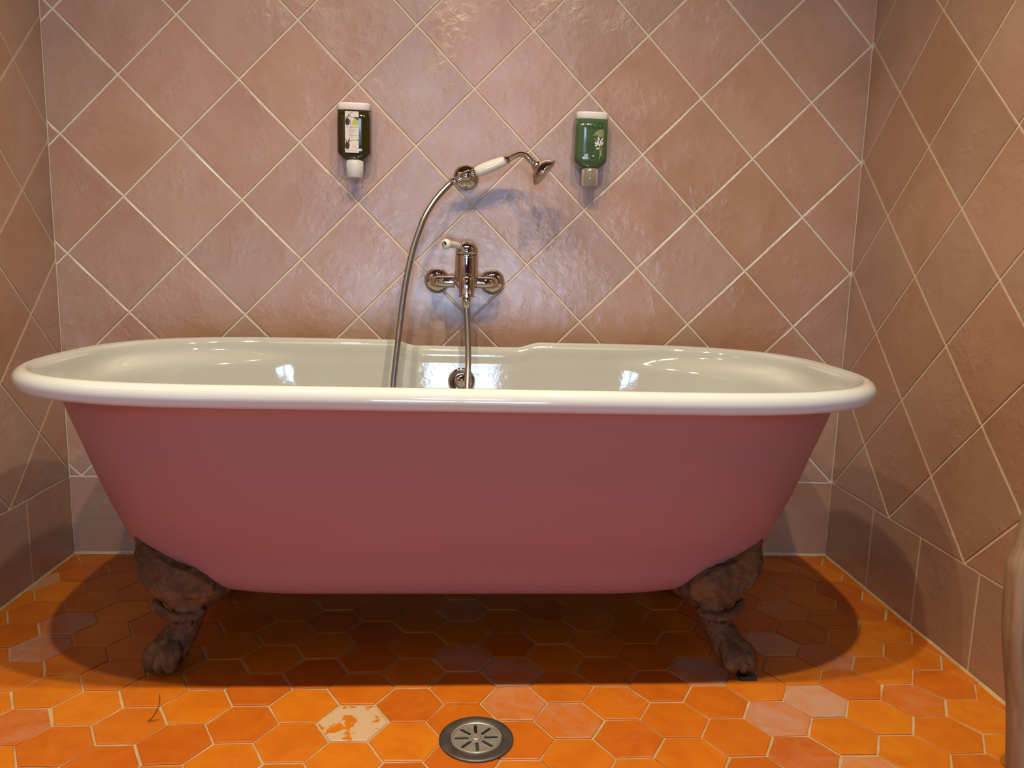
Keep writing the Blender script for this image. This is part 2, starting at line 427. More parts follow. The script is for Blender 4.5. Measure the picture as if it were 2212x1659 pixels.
# ------------------------------------------------------------------ bathtub
TX, TY = .97, -.0275 - .3851
TA, TB, TS, TN = .8133, .3851, .3614, 2.75
OV, IX, IY, NB = .0357, .1125, .1309, 2.053
RY, RZ, ZR = .0190, .0190, .5643
BA = TA - OV
def outl(a, b, s, n, t):
    c, q = math.cos(t), math.sin(t); sg = lambda v: (v > 0) - (v < 0)
    return TX + sg(c)*s + (a-s)*sg(c)*abs(c)**(2/n), TY + b*sg(q)*abs(q)**(2/n)
NT = 384
def oring(a, b, s, n):
    """NT points of an outline, evenly spaced along it"""
    D = []
    for q in range(4):
        for k in range(120): D.append(outl(a, b, s, n, PI/2*(q + (k + .001)/120)))
    L = [0]
    for i in range(len(D)):
        p, r = D[i], D[(i+1) % len(D)]; L.append(L[-1] + math.hypot(r[0]-p[0], r[1]-p[1]))
    out = []; i = 0
    for k in range(NT):
        d = L[-1]*k/NT
        while L[i+1] < d: i += 1
        f = (d - L[i])/max(1e-12, L[i+1]-L[i]); p, r = D[i], D[(i+1) % len(D)]
        out.append((p[0] + (r[0]-p[0])*f, p[1] + (r[1]-p[1])*f))
    return out
def ledge(x, y):
    """the tap ledge: the roll is flattened behind the taps"""
    if y < TY + .1: return 0.0
    d = abs(x - .985); t = min(1, max(0, (.185 - d)/.06)); return t*t*(3-2*t)
tub = thing('bathtub', 'rose painted roll top bathtub with white enamel on rusty claw feet', 'bathtub', (TX, TY, 0))
# outer shell
def side(z): u = max(0.0, min(.33, .55 - z)); return .19*u + .42*u*u + 1.9*u**4
prof = [(0, 0, .556)] + [(IX*k, side(z), z) for k, z in ((.12, .515), (.25, .47), (.375, .43), (.5, .385), (.625, .34), (.75, .30), (.88, .26))] + [(IX, IY, .22),
        (IX+.010, IY+.008, .20), (IX+.025, IY+.018, .18), (IX+.041, IY+.029, .164), (IX+.06, IY+.041, .152), (IX+.08, IY+.057, .143), (IX+.10, IY+.074, .136),
        (IX+.15, IY+.112, .130), (IX+.25, IY+.15, .127)]
def ring_loft(mb, rings, close_last=True, flip=False, n=NT):
    vs = [p for r in rings for p in r]; fs = []
    for i in range(len(rings)-1):
        for k in range(n):
            k2 = (k+1) % n
            f = (i*n+k, (i+1)*n+k, (i+1)*n+k2, i*n+k2)
            fs.append(tuple(reversed(f)) if flip else f)
    if close_last:
        l = (len(rings)-1)*n; f = tuple(l+k for k in range(n)); fs.append(f if flip else tuple(reversed(f)))
    mb.add(vs, fs)
def body_ring(ix, iy, z, off=0.0, offy=None):
    A = BA - ix - off; out = []
    for x, y in oring(A, TB - OV - iy - (off if offy is None else offy), TS*A/BA, NB):
        w = ledge(x, y); out.append((x, y - (.0085*w*min(1.0, max(0, (z-.36)/.12)) if offy is not None else 0), z - (.012*w*min(1.0, max(0, (z-.33)/.15)))))
    return out
# rolled rim
cen = oring(TA-RY, TB-RY, TS, TN)
NC = 28
nrm = []
for k in range(NT):
    x0, y0 = cen[k-1]; x1, y1 = cen[(k+1) % NT]; l = math.hypot(x1-x0, y1-y0) + 1e-12; nrm.append(((y1-y0)/l, -(x1-x0)/l))
mb = MB(); vs = []; fs = []
for k in range(NT):
    w = ledge(*cen[k])
    for j in range(NC):
        a = 2*PI*j/NC; ca, sa = math.cos(a), math.sin(a)
        r = RY*ca; z = RZ*sa
        if ca < 0: r *= (1 + .45*w)
        z *= (1 - .38*w)
        vs.append((cen[k][0] + nrm[k][0]*r, cen[k][1] + nrm[k][1]*r, ZR - .0085*w + z))
for k in range(NT):
    k2 = (k+1) % NT
    for j in range(NC):
        j2 = (j+1) % NC; fs.append((k*NC+j, k2*NC+j, k2*NC+j2, k*NC+j2))
mb.add(vs, fs); mb.build('rolled_rim', M['enamel'], tub, recalc=True)
# inner basin
def rim_ring(off, z, mix_=0.0, off2=.013, k=0.0):
    """ring on the rim outline, blended towards the body outline"""
    B_ = body_ring(IX*k, side(z), z, off2, off2 if off2 == 0 else .0065); out = []
    for (x, y), q in zip(oring(TA - off, TB - off, TS, TN), B_):
        w = ledge(x, y)
        out.append((x*(1-mix_) + q[0]*mix_, (y - .0090*w)*(1-mix_) + q[1]*mix_, z - .012*w))
    return out
rings = [rim_ring(.019, ZR+.0185), rim_ring(.0235, ZR+.0186), rim_ring(.0295, ZR+.0163), rim_ring(.0345, ZR+.0114), rim_ring(.0378, ZR+.0040), rim_ring(.0396, ZR-.005, .02),
         rim_ring(.0405, .553, .12), rim_ring(.0412, .546, .35), rim_ring(.0412, .538, .7), rim_ring(.0412, .529, 1.0, .013, .03)]
rings += [body_ring(IX*(.55-z)/.33, side(z), z, .013, .0065 + .0065*max(0, (.44-z)/.2)) for z in (.519, .510, .501, .492, .483, .474, .465, .45, .43, .41, .385, .36, .34, .32, .30, .28, .265, .25)]
rings += [body_ring(*p, off=.013) for p in [(IX, IY, .235), (IX+.012, IY+.008, .208), (IX+.03, IY+.022, .188), (IX+.06, IY+.045, .168), (IX+.10, IY+.078, .155), (IX+.15, IY+.112, .149)]]
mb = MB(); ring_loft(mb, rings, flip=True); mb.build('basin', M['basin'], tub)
mb = MB(); ring_loft(mb, [rim_ring(.021, .5485, 0, 0), rim_ring(.023, .541, .3, 0), rim_ring(.023, .531, .8, 0, .03)] + [body_ring(*p) for p in prof[1:]]); mb.build('outer_shell', M['pink'], tub)
# overflow rosette inside the back wall of the basin
ax = Vector((0, -.985, .17))
mb = MB(); lathe(mb, (.9741, TY + TB - OV - side(.487) - .0128, .487), ax, [(0, .033), (.004, .0335), (.007, .031), (.0075, .0255), (.0055, .024), (.010, .014), (.0125, .006), (.0165, .0045), (.0175, .001)], n=48)
mb.build('overflow_cover', M['chrome'], tub)

# ---- claw feet
def shell_sheet(mb, up, lo, bulge, thick, n=7):
    """a bulging cast leaf between two edge curves"""
    U = catmull(up, 5); Lw = catmull(lo, 5); m = len(U); vs = []; fs = []
    for s_ in (0, 1):
        for i in range(m):
            for j in range(n + 1):
                t = j/n; p = U[i]*(1-t) + Lw[i]*t
                e = math.sin(PI*min(1, max(0, i/(m-1)))) ** .5
                k = bulge * (math.sin(PI*t)**.8) * e
                q = p + Vector((-.45, -1, -.15)).normalized()*(k if s_ == 0 else -thick)
                vs.append(q)
    N = m*(n+1)
    for i in range(m-1):
        for j in range(n):
            a = i*(n+1)+j; b = a+1; c = a+n+1; d = c+1
            fs.append((a, b, d, c)); fs.append((N+a, N+c, N+d, N+b))
    for i in range(m-1):
        for j in (0, n):
            a = i*(n+1)+j; c = a+n+1; fs.append((a, c, N+c, N+a) if j == 0 else (a, N+a, N+c, c))
    for j in range(n):
        for i in (0, m-1):
            a = i*(n+1)+j; fs.append((a, N+a, N+a+1, a+1) if i == 0 else (a, a+1, N+a+1, N+a))
    mb.add(vs, fs)
def claw_foot_mesh():
    """front left foot, modelled in place"""
    up = [(.352, -.520, .246), (.380, -.566, .240), (.412, -.590, .224), (.437, -.603, .214), (.462, -.612, .207), (.492, -.611, .192), (.514, -.600, .167), (.530, -.585, .148)]
    lo = [(.338, -.495, .205), (.350, -.535, .178), (.376, -.560, .152), (.400, -.572, .140), (.428, -.575, .120), (.462, -.575, .108), (.500, -.565, .116), (.527, -.555, .134)]
    mb = MB(); shell_sheet(mb, up, lo, .020, .022)
    # knee, shank and instep
    P = catmull([(.455, -.565, .150), (.460, -.570, .120), (.456, -.570, .092), (.444, -.572, .066), (.430, -.580, .042), (.421, -.586, .026)], 6)
    R = [.040, .0385, .037, .036, .035, .0345, .034, .033, .032, .031, .030, .029, .0285, .028, .0278, .0278, .0282, .029, .030, .031, .032, .0325, .033, .033, .033, .0325, .032, .031, .030, .029, .027]
    R = [R[min(len(R)-1, int(i*len(R)/len(P)))] for i in range(len(P))]
    tube(mb, P, R, n=20)
    # ball of the paw and three toes with claws
    ellipsoid(mb, (.421, -.588, .0275), (.034, .033, .0268))
    for (ax_, ay_, r_) in ((-.021, -.006, .0185), (-.003, -.021, .0100), (.0165, -.009, .0185)):
        Q = catmull([(.432+ax_*.4, -.590+ay_*.5, .062), (.426+ax_*.8, -.600+ay_*.7, .046), (.420+ax_, -.604+ay_, .026), (.419+ax_, -.602+ay_, .0085)], 6)
        tube(mb, Q, [r_*.62 + r_*.38*math.sin(PI*min(1, i/(len(Q)-1)*1.05)) for i in range(len(Q))], n=14)
    # cast ornament: scroll under the shield, acanthus ribs
    for k in range(6):
        f = k/5
        a = Vector((.455 + .004*k, -.598, .118 + .004*k)); b = Vector((.365 + .027*k, -.572 - .022*math.sin(PI*f), .215 - .010*k))
        mid = (a+b)/2 + Vector((-.012, -.016, .004))
        tube(mb, catmull([a, mid, b], 8), [.0052]*17, n=8)
    tube(mb, catmull([(.402, -.585, .134), (.420, -.603, .122), (.446, -.612, .114), (.474, -.606, .112), (.494, -.590, .116)], 6), .0085, n=10)
    tube(mb, catmull([(.432, -.596, .100), (.450, -.606, .094), (.474, -.600, .096)], 6), .0062, n=10)
    ellipsoid(mb, (.369, -.545, .243), (.014, .014, .013))
    return mb
src = claw_foot_mesh().build('claw_foot', M['rust'])
md = src.modifiers.new('r', 'REMESH'); md.mode = 'VOXEL'; md.voxel_size = .0026; md.use_smooth_shade = True
sm = src.modifiers.new('s', 'SMOOTH'); sm.factor = .5; sm.iterations = 3
tx = bpy.data.textures.new('cast_relief', 'CLOUDS'); tx.noise_scale = .016; tx.noise_depth = 2
dp = src.modifiers.new('d', 'DISPLACE'); dp.texture = tx; dp.strength = .0075; dp.mid_level = .5
dg = bpy.context.evaluated_depsgraph_get(); dg.update()
fm = bpy.data.meshes.new_from_object(src.evaluated_get(dg)); fm.name = 'claw_foot'
old = src.data; bpy.data.objects.remove(src); bpy.data.meshes.remove(old)
for p in fm.polygons: p.use_smooth = True
# set the foot on the floor and mirror it for the other corners
zmin = min(v.co.z for v in fm.vertices)
for v in fm.vertices:
    if v.co.z < .03: v.co.z = max(v.co.z, .0006)
def foot_copy(mx, my, dy=0.0, lift=0.0):
    me = fm.copy()
    for v in me.vertices:
        c = v.co; lowk = max(0, min(1, (.12 - c.z)/.10))
        if mx: c.x = 2*TX - c.x
        c.y += dy*lowk
        if my: c.y = 2*TY - c.y
        c.z = c.z + lift*lowk
    if mx != my: me.flip_normals()
    me.name = 'claw_foot'; me.update()
    o = bpy.data.objects.new('claw_foot', me); COL.objects.link(o); o.parent = tub; return o
foot_copy(False, False)
rf = foot_copy(True, False, -.028, .0085)
foot_copy(False, True); foot_copy(True, True)
mb = MB(); box(mb, (1.519, -.6535, .0008), (1.552, -.628, .0088))
sh = mb.build('shim', simple('dark_metal_shim', (0.038, 0.0418, 0.0456), .35, metal=.6), rf, smooth=False)
settle(tub)

# ------------------------------------------------------------------ bath mixer
mix = thing('bath_mixer', 'wall mounted chrome bath mixer tap with white porcelain lever', 'tap', (.9780, 0, .7316))
bx, by = .9815, -.070
mb = MB()
lathe(mb, (bx, by, .712), (0, 0, 1), [(0, .012), (.004, .021), (.012, .0272), (.026, .0282), (.076, .0278), (.0785, .0270), (.0800, .0276), (.0845, .0276), (.0855, .0262)], n=48)
mb.build('mixer_body', M['chrome'], mix)
mb = MB(); prof_d = [(0, .024), (.0008, .0262), (.002, .0274), (.010, .0274)] + [(.010 + .0235*math.sin(a), .0274*math.cos(a)) for a in [k*PI/2/12 for k in range(1, 12)]] + [(.0336, .0012)]
lathe(mb, (bx, by, .7982), (0, 0, 1), prof_d, n=48); mb.build('dome_cap', M['chrome'], mix)
mb = MB(); lathe(mb, (bx, by, .7966), (0, 0, 1), [(0, .0255), (.0022, .0255)], n=40); mb.build('seam_ring', M['rim_seam'], mix)
# spout: short down-turned outlet with a flared lip
mb = MB()
lathe(mb, (bx+.0015, -.094, .6965), (0, 0, 1), [(0, .0205), (.0022, .0205), (.0030, .0178), (.008, .0180), (.022, .0192), (.036, .0196), (.046, .0180), (.053, .0135), (.057, .0075), (.058, .001)], n=40)
tube(mb, [(bx+.001, -.060, .733), (bx+.0012, -.078, .7325), (bx+.0015, -.094, .730)], .0155, n=24)
mb.build('spout', M['chrome'], mix)
for sx, cx in ((-1, .9078), (1, 1.0480)):
    mb = MB(); lathe(mb, (cx, -.0022, .7316), (0, -1, 0), [(0, .0305), (.0015, .0320), (.004, .0320), (.008, .0300), (.013, .0250), (.017, .0195), (.019, .015)], n=48)
    mb.build('wall_rosette', M['chrome'], mix)
    mb = MB()
    pts = [(cx, -.014, .7316), (cx, -.032, .7316), (cx - sx*.0015, -.045, .7314), (cx - sx*.006, -.054, .7312), (cx - sx*.015, -.059, .731), (cx - sx*.024, -.060, .731), (cx - sx*.046, -.0605, .731)]
    tube(mb, catmull(pts, 4), .0143, n=28); mb.build('inlet_pipe', M['chrome'], mix)
lv = Vector((.9307, -.1450, .8216)) - Vector((.9645, -.0860, .8200)); ll = lv.length; lb = Vector((.9645, -.0860, .8200))
mb = MB(); lathe(mb, lb - lv.normalized()*.006, lv, [(0, .0066), (.007, .0068), (.0085, .0084), (.0105, .0084), (.0115, .006)], n=32)
lev = mb.build('lever_collar', M['chrome'], mix)
mb = MB(); lathe(mb, lb + lv.normalized()*.005, lv, [(0, .0068), (.006, .0074), (.022, .0084), (.040, .0094), (ll-.016, .0108), (ll-.011, .0122), (ll-.006, .0120), (ll-.002, .0098), (ll, .0080)], n=32)
lev = mb.build('lever', M['porcelain'], mix); tag(lev, 'white porcelain lever')
mb = MB(); lathe(mb, lb + lv.normalized()*(ll+.0028), lv, [(0, .0072), (.0018, .0072), (.0028, .0056), (.004, .0044), (.0065, .0036), (.008, .001)], n=24)
lt = mb.build('lever_tip', M['chrome'], lev)
settle(mix)

# ------------------------------------------------------------------ shower holder on the wall
hold = thing('shower_holder', 'round chrome wall bracket holding the hand shower', 'shower holder', (.9771, 0, .9897))
mb = MB(); lathe(mb, (.9771, -.0022, .9890), (0, -1, 0), [(0, .0305), (.0015, .0318), (.004, .0318), (.009, .0292), (.015, .022), (.019, .0135), (.021, .009)], n=48)
mb.build('wall_rosette', M['chrome'], hold)
mb = MB(); lathe(mb, (.9771, -.018, .9875), (0, -1, 0), [(0, .0085), (.018, .0070), (.022, .0070)], n=24); mb.build('arm', M['chrome'], hold)
hd = Vector((.122, -.015, .051)).normalized()            # axis of the hand shower
hp = Vector((.9775, -.0575, .9865))
mb = MB(); n = 32; vs = []; fs = []
d_, u_, w_ = frame_of(hd)
prof_h = [(-.012, .0100), (-.012, .0118), (-.002, .0122), (.012, .0128), (.012, .0110)]
for t, r in prof_h:
    for k in range(n):
        a = 2*PI*k/n; vs.append(hp + d_*t + (u_*math.cos(a) + w_*math.sin(a))*r)
m_ = len(prof_h)
for i in range(m_):
    for k in range(n):
        k2 = (k+1) % n; i2 = (i+1) % m_; fs.append((i*n+k, i*n+k2, i2*n+k2, i2*n+k))
mb.add(vs, fs); mb.build('cradle_ring', M['chrome'], hold, recalc=True)
settle(hold)

# ------------------------------------------------------------------ hand shower
shw = thing('hand_shower', 'chrome hand shower with white porcelain grip resting in the wall bracket', 'hand shower', tuple(hp))
mb = MB(); lathe(mb, hp - hd*.0245, hd, [(0, .0062), (.001, .0074), (.004, .0078), (.007, .0072), (.030, .0072), (.034, .0085), (.042, .0106), (.0445, .0108), (.0455, .009)], n=32)
mb.build('connector', M['chrome'], shw)
g0 = hp + hd*.0235
mb = MB(); lathe(mb, g0, hd, [(0, .0090), (.001, .0122), (.010, .0135), (.028, .0145), (.048, .0139), (.066, .0122), (.0765, .0106), (.0775, .008)], n=36)
tag(mb.build('grip', M['porcelain'], shw), 'white porcelain grip')
e = g0 + hd*.0785
mb = MB(); lathe(mb, e, hd, [(0, .0075), (.0005, .0110), (.003, .0112), (.0045, .0095), (.010, .0082)], n=32)
nk = catmull([e + hd*.008, e + hd*.018 + Vector((0, -.002, .001)), Vector((1.1030, -.0850, 1.0395)), Vector((1.1170, -.0935, 1.0365)), Vector((1.1240, -.0980, 1.0295)), Vector((1.1288, -.1013, 1.0240))], 6)
tube(mb, nk, .0068, n=20); mb.build('neck', M['chrome'], shw)
hdir = Vector((.76, -.14, -.64)).normalized(); h0 = Vector((1.1290, -.1015, 1.0235))
mb = MB(); lathe(mb, h0 - hdir*.001, hdir, [(0, .0068), (.001, .0082), (.004, .0082), (.005, .0068), (.007, .0068), (.008, .0085), (.011, .0085), (.012, .0075), (.013, .0098), (.016, .0122), (.020, .0130), (.0225, .0128), (.0235, .0165), (.0255, .0218), (.029, .0262), (.034, .0305), (.040, .0342), (.0450, .0366), (.0475, .0370), (.0485, .0358), (.0475, .033), (.046, .0325)], n=48, cap1=False)
head = mb.build('shower_head', M['chrome'], shw)
mb = MB(); lathe(mb, h0 + hdir*.0452, hdir, [(0, .0325), (.0012, .0318), (.0022, .02), (.0025, .002)], n=40); mb.build('spray_plate', simple('pale_spray_plate', (0.418, 0.3952, 0.3648), .3, metal=.8), head)
settle(shw)

# ------------------------------------------------------------------ shower hose
c0 = hp - hd*.0255
hose = thing('shower_hose', 'flexible metal shower hose looping from mixer through tub to hand shower', 'hose', (.83, -.18, .25))
path = [c0, c0 - hd*.010, (.9330, -.0625, .9620), (.9040, -.0780, .9270), (.8810, -.0920, .8880), (.8672, -.1010, .8520), (.8560, -.1080, .8180), (.8465, -.1180, .7780), (.8378, -.1300, .7300), (.8312, -.1420, .6800), (.8262, -.1560, .6300), (.8226, -.1700, .5870), (.8180, -.1850, .5350), (.8144, -.2000, .4850), (.8120, -.2250, .4000), (.8180, -.2700, .2900), (.8500, -.3300, .2150), (.9000, -.3550, .1950), (.9500, -.3300, .2150), (.9780, -.2800, .2900), (.9865, -.2200, .3900), (.9880, -.1720, .4750), (.9893, -.1400, .5350), (.9880, -.1180, .5900), (.9855, -.1030, .6350), (.9836, -.0955, .6650), (.9830, -.0940, .6830), (.9830, -.0940, .6870)]
mb = MB(); tube(mb, catmull(path, 7), .0072, n=18); mb.build('hose_tube', M['hose'], hose)
mb = MB(); lathe(mb, (.9830, -.0940, .6700), (0, 0, 1), [(0, .0078), (.001, .0090), (.012, .0094), (.014, .0105), (.0255, .0105), (.026, .009)], n=30); mb.build('hose_nut', M['chrome'], hose)
mb = MB(); lathe(mb, c0 - hd*.0155, hd, [(0, .0078), (.001, .0087), (.012, .0087), (.0148, .0080)], n=30); mb.build('hose_nut', M['chrome'], hose)
settle(hose)

# ------------------------------------------------------------------ soap dispensers
def superell(n, wx, wy, cx, cy, z, k=48):
    out = []
    for i in range(k):
        a = 2*PI*(i+.5)/k; c, s_ = math.cos(a), math.sin(a)
        out.append((cx + wx*math.copysign(abs(c)**(2/n), c), cy + wy*math.copysign(abs(s_)**(2/n), s_), z))
    return out
def loftrings(mb, rings, caps=(True, True)):
    k = len(rings[0]); vs = [p for r in rings for p in r]; fs = []
    for i in range(len(rings)-1):
        for j in range(k):
            j2 = (j+1) % k; fs.append((i*k+j, i*k+j2, (i+1)*k+j2, (i+1)*k+j))
    if caps[0]: fs.append(tuple(reversed(range(k))))
    if caps[1]: fs.append(tuple((len(rings)-1)*k+j for j in range(k)))
    mb.add(vs, fs)
BN, BW, BD = 3.4, .0398, .0255
def dispenser(name, label, cx, m_body, m_cap, ztop, wb=1.0):
    """bottle hung upside down under a white wall clip; returns (root, fn mapping (u, z, lift) to the front)"""
    cy = -.034; root = thing(name, label, 'soap dispenser', (cx, cy, .976), 'wall mounted soap dispensers')
    mb = MB(); W = lambda z: BW*(1 + (wb-1)*(ztop-z)/.12)
    loftrings(mb, [superell(2.6, .022, .015, cx, cy, 1.0175), superell(2.8, .027, .018, cx, cy, 1.0205), superell(3.0, W(1.03)*.95, BD*.93, cx, cy, 1.0305), superell(BN, W(1.035), BD, cx, cy, 1.0355), superell(BN, W(1.05), BD, cx, cy, 1.050)] +
              [superell(BN, W(z), BD, cx, cy, z) for z in (1.07, 1.09, 1.11, ztop-.0165)])
    mb.build('bottle', m_body, root)
    mb = MB(); loftrings(mb, [superell(BN, BW*1.0, BD*1.0, cx, cy, ztop-.0160), superell(BN, BW*1.02, BD*1.02, cx, cy, ztop-.0155), superell(BN, BW*1.02, BD*1.03, cx, cy, ztop-.003), superell(BN, BW*1.0, BD*1.0, cx, cy, ztop), superell(BN, BW*.96, BD*.95, cx, cy, ztop+.001)])
    tag(mb.build('wall_clip', M['clip'], root), 'white clip over the bottle base')
    mb = MB(); box(mb, (cx-.028, -.0088, 1.045), (cx+.028, -.0022, ztop-.02)); mb.build('wall_plate', M['clip'], root, smooth=False)
    mb = MB(); lathe(mb, (cx+.001, cy, .9765), (0, 0, 1), [(0, .0185), (.001, .0196), (.020, .0206), (.039, .0210), (.0405, .019)], n=40)
    mb.build('cap', m_cap, root)
    def front(u, z, lift=.0003):
        x = u*BW; f = max(0, 1 - abs(u/1.0)**BN)**(1/BN)
        return (cx + x*(W(z)/BW), cy - BD*f - lift, z)
    return root, front
M['clip'] = simple('white_plastic', (0.5928, 0.5472, 0.5016), .35)
M['olive'] = simple('dark_olive_shampoo', (0.0228, 0.01824, 0.00304), .12, coat=.3, vary=.25, vscale=18)
M['green'] = simple('green_shampoo', (0.04712, 0.0874, 0.0342), .14, coat=.3)
M['frost'] = simple('frosted_cap', (0.608, 0.5928, 0.5624), .42, trans=.22, ior=1.3)
M['clear'] = simple('clear_cap', (0.456, 0.4256, 0.3496), .16, trans=.65, ior=1.3, coat=.4)
def ink(n, c, r=.35): return simple('print_' + n, c, r, coat=.2)
INK = {'cream': ink('cream', (0.5624, 0.5016, 0.4408)), 'plum': ink('plum', (0.0342, 0.00912, 0.01216)), 'black': ink('black', (0.0152, 0.01368, 0.01216)), 'teal': ink('teal', (0.0228, 0.0684, 0.0912)),
       'lime': ink('lime', (0.38, 0.38, 0.038)), 'wine': ink('wine', (0.152, 0.038, 0.038)), 'grey': ink('grey', (0.2888, 0.2508, 0.2204)), 'dkgreen': ink('dark_green', (0.01368, 0.0342, 0.00912)),
       'sage': ink('sage', (0.1824, 0.2052, 0.1064)), 'white': ink('white', (0.5472, 0.5472, 0.532)), 'ochre': ink('ochre', (0.1976, 0.114, 0.038)), 'stem': ink('stem', (0.3192, 0.3192, 0.1824)), 'panel': ink('panel', (0.304, 0.342, 0.3344))}

class Decal:
    """shapes printed on the front of a bottle, drawn in label units and laid on the curved surface"""
    def __init__(s, fn): s.fn = fn
    def poly(s, mb, pts, lift):
        # a fan keeps every corner on the curved surface
        P = [s.fn(x, z, lift) for x, z in pts]; cx = sum(p[0] for p in pts)/len(pts); cz = sum(p[1] for p in pts)/len(pts)
        n = len(P); mb.add(P + [s.fn(cx, cz, lift)], [(i, (i+1) % n, n) for i in range(n)])
    def strip(s, mb, pts, w, lift):
        for a, b in zip(pts[:-1], pts[1:]):
            dx_, dz_ = b[0]-a[0], (b[1]-a[1])/BW; l = math.hypot(dx_, dz_) + 1e-9; nx, nz = -dz_/l*w, dx_/l*w*BW
            s.poly(mb, [(a[0]+nx, a[1]+nz), (b[0]+nx, b[1]+nz), (b[0]-nx, b[1]-nz), (a[0]-nx, a[1]-nz)], lift)
    def grid(s, mb, u0, u1, z0, z1, lift, n=12):
        vs = []; fs = []
        for i in range(n+1):
            u = u0 + (u1-u0)*i/n; vs += [s.fn(u, z0, lift), s.fn(u, z1, lift)]
        for i in range(n): fs.append((2*i, 2*i+2, 2*i+3, 2*i+1))
        mb.add(vs, fs)
def text_mesh(txt, size):
    cu = bpy.data.curves.new('t', 'FONT'); cu.body = txt; cu.size = size; cu.align_x = 'LEFT'; cu.resolution_u = 3
    o = bpy.data.objects.new('t', cu); COL.objects.link(o); dg = bpy.context.evaluated_depsgraph_get(); dg.update()
    me = bpy.data.meshes.new_from_object(o.evaluated_get(dg)); bpy.data.objects.remove(o); bpy.data.curves.remove(cu)
    vs = [v.co.copy() for v in me.vertices]; fs = [list(p.vertices) for p in me.polygons]; bpy.data.meshes.remove(me); return vs, fs
def put_text(mb, fn, txt, u0, z0, u1, height, lift):
    vs, fs = text_mesh(txt, 1.0); x0 = min(v.x for v in vs); x1 = max(v.x for v in vs); y1 = max(v.y for v in vs); y0 = min(v.y for v in vs)
    mb.add([fn(u0 + (v.x-x0)/(x1-x0)*(u1-u0), z0 + (v.y-y0)/(y1-y0)*height, lift) for v in vs], fs)
def ell(cx, cz, ru, rz, rot=0, n=24, clipu=None):
    out = []
    for k in range(n):
        a = 2*PI*k/n; x, z = ru*math.cos(a), rz*math.sin(a)/BW
        u = cx + x*math.cos(rot) - z*math.sin(rot); zz = cz + (x*math.sin(rot) + z*math.cos(rot))*BW
        if clipu is not None: u = max(clipu, u)
        out.append((u, zz))
    return out

# ---- dark bottle, paper label
r1, fn1 = dispenser('wall_mounted_dispenser', 'dark olive soap bottle with white label, left of the hand shower', .7055, M['olive'], M['frost'], 1.1475)
LU0, LU1, LZ0, LZ1 = -.475, .340, 1.0325, 1.1275
U = lambda x: LU0 + (x-155)/480*(LU1-LU0)
Z = lambda y: LZ1 - (y-180)/1280*(LZ1-LZ0)
D1 = Decal(fn1)
mb = MB(); D1.grid(mb, LU0, LU1, LZ0, LZ1, .0003); lab = mb.build('paper_label', INK['cream'], r1, smooth=False)
def art(name, inkname, fnc):
    mb = MB(); fnc(mb); return mb.build(name, INK[inkname], lab, smooth=False)
P_ = lambda pts: [(U(x), Z(y)) for x, y in pts]
art('printed_olive', 'plum', lambda mb: D1.poly(mb, [(u, max(z, Z(605))) for u, z in ell(U(245), Z(505), (U(330)-U(245)), (Z(400)-Z(512)), clipu=LU0+.004)], .0006))
art('printed_olive', 'plum', lambda mb: D1.poly(mb, ell(U(236), Z(1243), U(316)-U(236), Z(1128)-Z(1243), clipu=LU0+.004), .0006))
art('printed_leaf', 'teal', lambda mb: D1.poly(mb, P_([(425, 372), (520, 350), (632, 352), (632, 462), (575, 440), (520, 408)]), .0005))
art('printed_block', 'lime', lambda mb: D1.poly(mb, P_([(400, 612), (405, 505), (440, 440), (500, 415), (560, 445), (632, 468), (632, 612)]), .0004))
def branch(mb):
    for pts, w in (([(160, 400), (230, 365), (300, 315), (345, 285)], .018), ([(265, 330), (295, 270), (315, 190)], .012), ([(330, 290), (400, 215), (440, 185)], .009), ([(290, 360), (350, 352), (430, 365)], .009), ([(345, 440), (368, 500), (360, 560), (348, 605)], .011)):
        D1.strip(mb, P_(pts), w, .0007)
    D1.poly(mb, P_([(215, 640), (238, 655), (262, 638), (240, 685)]), .0006)
art('printed_branch', 'black', branch)
def sprig(mb):
    for pts, w in (([(300, 1135), (350, 1090), (420, 1065), (500, 1072)], .011), ([(175, 1030), (215, 1130)], .02)):
        D1.strip(mb, P_(pts), w, .0007)
    D1.poly(mb, ell(U(287), Z(1082), .035, .0048, -.35), .0007); D1.poly(mb, P_([(530, 1050), (580, 1045), (632, 1068), (632, 1092), (585, 1070)]), .0007)
art('printed_sprig', 'black', sprig)
art('printed_name', 'wine', lambda mb: put_text(mb, fn1, 'TEANATURA', U(290), Z(688), U(605), Z(645)-Z(688), .0006))
def fine(mb):
    for y, x1 in ((722, 425), (756, 560), (798, 490), (832, 430), (885, 435), (926, 600), (985, 430)): 
        x = 290
        while x < x1:
            w = random.uniform(18, 50); D1.strip(mb, P_([(x, y), (min(x1, x+w), y)]), .012, .0006); x += w + 10
    D1.strip(mb, P_([(215, 1402), (585, 1402)]), .006, .0006); D1.strip(mb, P_([(405, 1312), (460, 1312)]), .014, .0006); D1.strip(mb, P_([(520, 1312), (592, 1318)]), .014, .0006)
    for a, b in (((470, 1170), (450, 1240)), ((450, 1240), (500, 1282)), ((500, 1282), (530, 1215))): D1.strip(mb, P_([a, b]), .006, .0006)
art('printed_small_type', 'grey', fine)
settle(r1)

